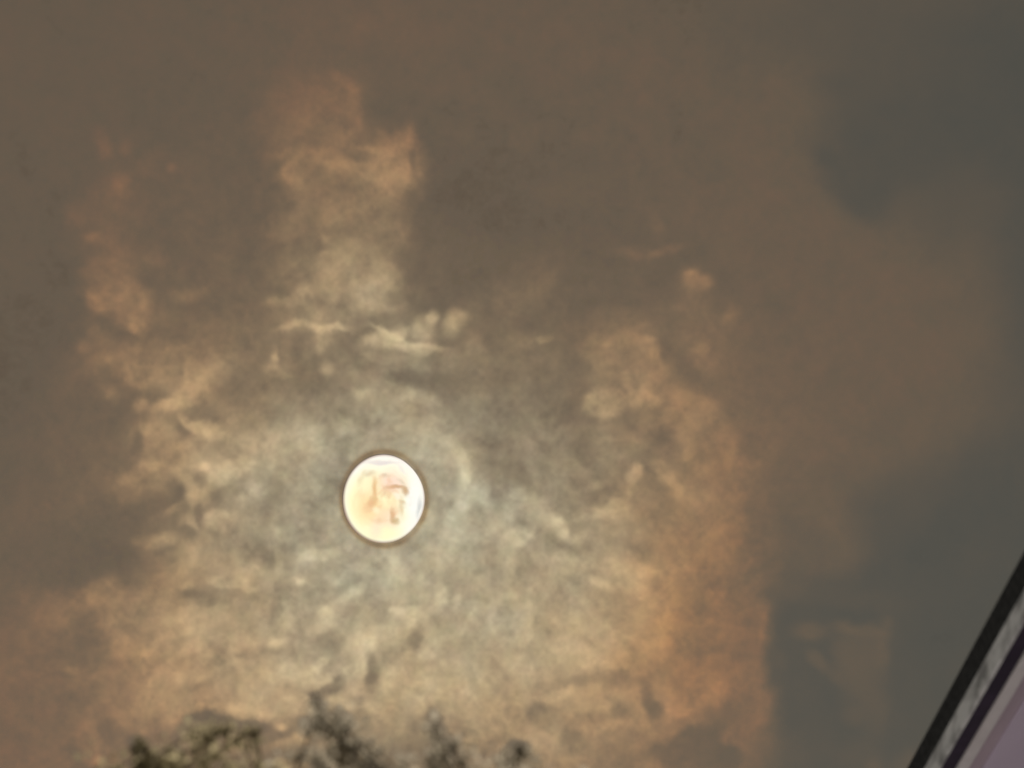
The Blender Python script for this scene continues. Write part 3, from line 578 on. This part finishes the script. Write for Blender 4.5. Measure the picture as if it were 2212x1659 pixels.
m_black = mottled("black_roof_edge", (0.04, 0.04, 0.041), (0.075, 0.074, 0.074), 30, rough=0.9, spec=0.0)
m_grey = mottled("weathered_grey_fascia", FA1, FA2, 7.5, rough=0.8, detail=3, lo=0.36, hi=0.56, stretch=(0.6, 1, 1.3), bump=0.2)
m_trim = mottled("pale_trim", TR1, TR2, 6, rough=0.7, detail=3)
m_dark = mottled("painted_gap_shade", (0.026, 0.014, 0.036), (0.040, 0.022, 0.052), 9, rough=0.8)  # shade of the gap behind the fascia, put into the colour
m_soff = mottled("lavender_soffit", SO1, SO2, 3.0, rough=0.75, detail=3, stretch=(0.3, 1, 1))
m_groove = mottled("shaded_groove_lavender", GR1, GR2, 3.0, rough=0.75, detail=3, stretch=(0.3, 1, 1))  # soffit lavender darkened, groove shade put into the colour
m_wall = mottled("lavender_wall", (0.50, 0.44, 0.50), (0.56, 0.49, 0.55), 3, rough=0.85, bump=0.5)
m_tile = mottled("dark_roof_sheet", (0.02, 0.02, 0.022), (0.03, 0.03, 0.032), 4, rough=1.0, spec=0.0)
m_glass = mottled("dark_window_glass", (0.01, 0.012, 0.014), (0.015, 0.016, 0.018), 2, rough=0.08, bump=0.0, spec=0.5)

S0, S1 = -5.0, 13.0
Z = EAVE_Z / SIZE
box("roof_edge", m_black, house, S0, S1, 0.0, 0.05, Z - 0.104, Z, 0.004)
box("fascia", m_grey, house, S0, S1, 0.008, 0.022, Z - 0.196, Z - 0.1045, 0.003)
box("shadow_gap_strip", m_dark, house, S0, S1, 0.023, 0.080, Z - 0.190, Z - 0.178, 0.002)  # dark strip painted where only the gap's shadow would be
box("trim_board", m_trim, house, S0, S1, 0.081, 0.124, Z - 0.204, Z - 0.180, 0.003)
box("soffit_groove", m_groove, house, S0, S1, 0.125, 0.178, Z - 0.194, Z - 0.180, 0.002)
y = 0.179
while y < 0.70:
    w = min(0.178, 0.72 - y)
    box("soffit_board", m_soff, house, S0, S1, y, y + w - 0.003, Z - 0.204, Z - 0.180, 0.003)
    y += w
WALL = 0.72
# wall with its window openings left free between piers
wins = [(-3.6, -2.9), (-1.2, -0.5), (1.2, 1.9), (3.6, 4.3), (6.0, 6.7), (8.4, 9.1), (10.8, 11.5)]
bm = bmesh.new()
floors = [(0.55, 1.45), (2.35, 3.25)]
levels = [0.0, 0.55, 1.45, 2.35, 3.25, Z - 0.10]
for k in (0, 2, 4):
    add_box(bm, S0 + 0.4, S1 - 0.4, WALL, WALL + 0.2, levels[k], levels[k + 1])
edges = [S0 + 0.4] + [e for w in wins for e in w] + [S1 - 0.4]
for k in range(0, len(edges), 2):
    for sill, head in floors:
        add_box(bm, edges[k], edges[k + 1], WALL, WALL + 0.2, sill, head)
add_box(bm, S0 + 0.4, S0 + 0.65, WALL + 0.2, WALL + 7.0, 0.0, Z - 0.10)
add_box(bm, S1 - 0.65, S1 - 0.4, WALL + 0.2, WALL + 7.0, 0.0, Z - 0.10)
add_box(bm, S0 + 0.65, S1 - 0.65, WALL + 6.75, WALL + 7.0, 0.0, Z - 0.10)
wall = link_mesh("wall", bm, m_wall, house)
win_mesh = pane_mesh = None
for (a, b, sill, head) in [(a, b, *f) for (a, b) in wins for f in floors]:
    if win_mesh is None:
        bm = bmesh.new(); w, h = b - a, head - sill
        add_box(bm, 0, 0.04, 0.05, 0.12, 0, h); add_box(bm, w - 0.04, w, 0.05, 0.12, 0, h)
        add_box(bm, 0.04, w - 0.04, 0.05, 0.12, 0, 0.04); add_box(bm, 0.04, w - 0.04, 0.05, 0.12, h - 0.04, h)
        add_box(bm, w / 2 - 0.015, w / 2 + 0.015, 0.052, 0.118, 0.04, h - 0.04)
        wo = link_mesh("window", bm, m_trim, house); win_mesh = wo.data
        bm = bmesh.new(); add_box(bm, 0.035, w - 0.035, 0.08, 0.09, 0.035, h - 0.035)
        po = link_mesh("window_pane", bm, m_glass, wo); pane_mesh = po.data
    else:
        wo = bpy.data.objects.new("window", win_mesh); COL.objects.link(wo); wo.parent = house
        po = bpy.data.objects.new("window_pane", pane_mesh); COL.objects.link(po); po.parent = wo
    wo.location = (a, WALL, sill)
# hipless gable roof rising from the eave to a ridge and down again
bm = bmesh.new()
prof = [(0.051, Z - 0.09), (0.012, Z - 0.002 + 0.004), (4.2, Z + 1.75), (8.4, Z + 0.002), (8.4, Z - 0.10)]
a = [bm.verts.new((S0, p, z)) for p, z in prof]; b = [bm.verts.new((S1, p, z)) for p, z in prof]
bm.faces.new(a); bm.faces.new(b[::-1])
for k in range(len(prof)):
    j = (k + 1) % len(prof); bm.faces.new((a[k], a[j], b[j], b[k]))
link_mesh("roof", bm, m_tile, house)

# ---------------------------------------------------------------- trees whose tops reach into the bottom of the view
def leaf_material(name, tone, back):
    m, nt, o = nodes_of(name)
    L = nt.links.new
    d = nt.nodes.new("ShaderNodeBsdfDiffuse"); tl = nt.nodes.new("ShaderNodeBsdfTranslucent"); mx = nt.nodes.new("ShaderNodeMixShader")
    oi = nt.nodes.new("ShaderNodeTexCoord"); n = nt.nodes.new("ShaderNodeTexNoise"); n.inputs["Scale"].default_value = 5.0; n.inputs["Detail"].default_value = 3
    L(oi.outputs["Object"], n.inputs["Vector"])
    for sh, c in ((d, tone), (tl, back)):
        r = nt.nodes.new("ShaderNodeValToRGB")
        r.color_ramp.elements[0].position = 0.35; r.color_ramp.elements[0].color = (*[v * 0.55 for v in c], 1)
        r.color_ramp.elements[1].position = 0.65; r.color_ramp.elements[1].color = (*[min(1, v * 1.4) for v in c], 1)
        L(n.outputs[0], r.inputs[0]); L(r.outputs[0], sh.inputs["Color"])
    mx.inputs[0].default_value = 0.7
    L(d.outputs[0], mx.inputs[1]); L(tl.outputs[0], mx.inputs[2]); L(mx.outputs[0], o.inputs[0])
    return m
m_leaf = leaf_material("olive_leaf", (0.09, 0.09, 0.055), (0.34, 0.28, 0.16))
m_leaf2 = leaf_material("dull_leaf", (0.085, 0.085, 0.065), (0.38, 0.325, 0.235))
m_bark = mottled("bark", (0.05, 0.04, 0.03), (0.09, 0.07, 0.055), 12, rough=0.95, stretch=(1, 1, 0.3), bump=0.6)

def tube(bm, pts, radii, seg=7):
    rings = []
    for i, p in enumerate(pts):
        d = (pts[min(i + 1, len(pts) - 1)] - pts[max(i - 1, 0)]).normalized()
        a = d.orthogonal().normalized(); b = d.cross(a)
        rings.append([bm.verts.new(p + (a * math.cos(2 * math.pi * k / seg) + b * math.sin(2 * math.pi * k / seg)) * radii[i]) for k in range(seg)])
    for r0, r1 in zip(rings, rings[1:]):
        for k in range(seg):
            bm.faces.new((r0[k], r0[(k + 1) % seg], r1[(k + 1) % seg], r1[k]))
    bm.faces.new(rings[0][::-1]); bm.faces.new(rings[-1])

def tree(u0, dist, tips, label, leafmat, leaf_len, seed, spread, low):
    """tips: (u, v, half width, half height, leaves) of the shoots that stand out at the top of the crown."""
    rng = np.random.RandomState(seed)
    base = on_plane_dist(u0, 1900.0, dist); base.z = 0.0
    root = bpy.data.objects.new("tree", None); COL.objects.link(root); root.location = base
    root["label"] = label; root["category"] = "tree"; root["group"] = "treetops along the bottom of the view"
    per = dist * 1.0 / UNIT / 0.93
    shoots = []
    for (u, v, rx, ry, n) in tips:
        c = on_plane_dist(u, v, dist + rng.uniform(-0.25, 0.25)) - base
        shoots.append((c, rx * per, ry * per, n))
    top = max(c.z for c, *_ in shoots)
    mid = sum((c.x for c, *_ in shoots)) / len(shoots)
    fork = Vector((0.0, 0.0, top * 0.42))
    bm = bmesh.new()
    tube(bm, [Vector((0, 0, 0)), Vector((0.05, 0.03, top * 0.2)), fork, Vector((0.04, 0.02, top * 0.7)), Vector((0, 0, top * 0.86))], [0.11, 0.09, 0.07, 0.035, 0.012], 9)
    blobs = []
    for k in range(11):
        a = 2.4 * k + rng.uniform(-0.4, 0.4); r = spread * rng.uniform(0.35, 0.95); z = top * rng.uniform(0.55, 0.86)
        e = Vector((mid * 0.6 + r * math.cos(a), r * math.sin(a), z)); blobs.append(e)
        st = fork.lerp(Vector((0.04, 0.02, top * 0.7)), rng.uniform(0.0, 1.0))
        tube(bm, [st, st.lerp(e, 0.5) + Vector((0, 0, 0.12)), e], [0.032, 0.02, 0.006], 5)
    P = []
    for c, rx, ry, n in shoots:
        q0 = min(blobs, key=lambda e: (e - c).length)
        bend = q0.lerp(c, 0.6) + Vector((rng.uniform(-0.06, 0.06), rng.uniform(-0.06, 0.06), 0))
        tube(bm, [q0, bend, c - Vector((0, 0, ry * 0.3)), c + Vector((rng.uniform(-0.3, 0.3) * rx, 0, ry * 0.6))], [0.010, 0.006, 0.003, 0.0015], 5)
        P.append(np.array(c) + rng.normal(size=(n, 3)) * np.array([0.52 * rx, 0.52 * rx, 0.52 * ry]))
        f = rng.rand(26, 1); P.append(np.array(bend) + (np.array(c) - np.array(bend)) * f + rng.normal(size=(26, 3)) * (0.07 - 0.05 * f))
    link_mesh("trunk", bm, m_bark, root)
    for e in blobs + [Vector((mid * 0.5, 0, top * 0.82)), Vector((mid, 0, top * 0.88))]:
        n = 800
        g = rng.normal(size=(n, 3)); g /= np.linalg.norm(g, axis=1, keepdims=True); g *= rng.rand(n, 1) ** 0.45
        q = np.array(e) + g * np.array([spread * 0.5, spread * 0.5, top * 0.11])
        P.append(q[q[:, 2] < top - low - 0.15 * np.hypot(q[:, 0] - mid, q[:, 1])])
    P = np.concatenate(P); n = len(P)
    ax = rng.normal(size=(n, 3)); ax[:, 2] += 0.25; ax /= np.linalg.norm(ax, axis=1, keepdims=True)
    sd = np.cross(ax, rng.normal(size=(n, 3))); sd /= np.linalg.norm(sd, axis=1, keepdims=True)
    up = np.cross(ax, sd)
    ln = (leaf_len * rng.uniform(0.7, 1.3, n))[:, None]; wd = ln * 0.28
    Vv = np.stack([P, P + ax * ln * 0.45 + sd * wd + up * ln * 0.05, P + ax * ln, P + ax * ln * 0.45 - sd * wd + up * ln * 0.05], 1).reshape(-1, 3)
    F = (np.arange(n)[:, None] * 4 + np.array([0, 1, 2, 3])).tolist()
    me = bpy.data.meshes.new("crown"); me.from_pydata(Vv.tolist(), [], F); me.materials.append(leafmat)
    cr = bpy.data.objects.new("crown", me); COL.objects.link(cr); cr.parent = root
    return root

def on_plane_dist(u, v, dist):
    """Point on the bearing (u, v) at a level distance from the eye."""
    d = bearing(u, v); return EYE + d * (dist / math.hypot(d.x, d.y))

tree(470, 9.2, [(450, 1610, 62, 28, 96), (418, 1580, 22, 13, 19), (470, 1582, 48, 12, 48), (515, 1590, 40, 10, 37), (556, 1596, 22, 14, 21), (352, 1652, 46, 22, 72), (303, 1622, 14, 20, 32), (318, 1646, 24, 22, 48), (470, 1655, 70, 22, 72), (560, 1664, 60, 16, 40), (400, 1664, 120, 16, 64), (250, 1662, 30, 12, 11)],
     "leafy tree with a broad ragged olive top, left of the spiky one", m_leaf, 0.034, 3, 0.9, 0.26)
tree(770, 8.6, [(682, 1510, 6, 12, 6), (689, 1533, 8, 20, 13), (697, 1560, 11, 20, 22), (666, 1568, 18, 11, 11), (698, 1586, 12, 14, 18), (733, 1558, 20, 22, 27), (724, 1578, 22, 13, 19), (735, 1605, 15, 18, 19), (744, 1642, 34, 36, 88), (690, 1648, 16, 22, 32), (640, 1634, 26, 10, 8), (780, 1655, 30, 14, 13),
     (938, 1570, 13, 14, 8), (940, 1596, 13, 26, 18), (956, 1630, 26, 22, 35), (942, 1656, 30, 16, 32), (978, 1608, 14, 14, 8), (880, 1655, 60, 12, 19), (1118, 1618, 20, 18, 27), (1100, 1644, 34, 18, 40), (1150, 1656, 26, 12, 11), (1030, 1658, 50, 10, 13)],
     "dark tree with thin spiky shoots standing up below the moon", m_leaf2, 0.031, 5, 0.9, 0.36)
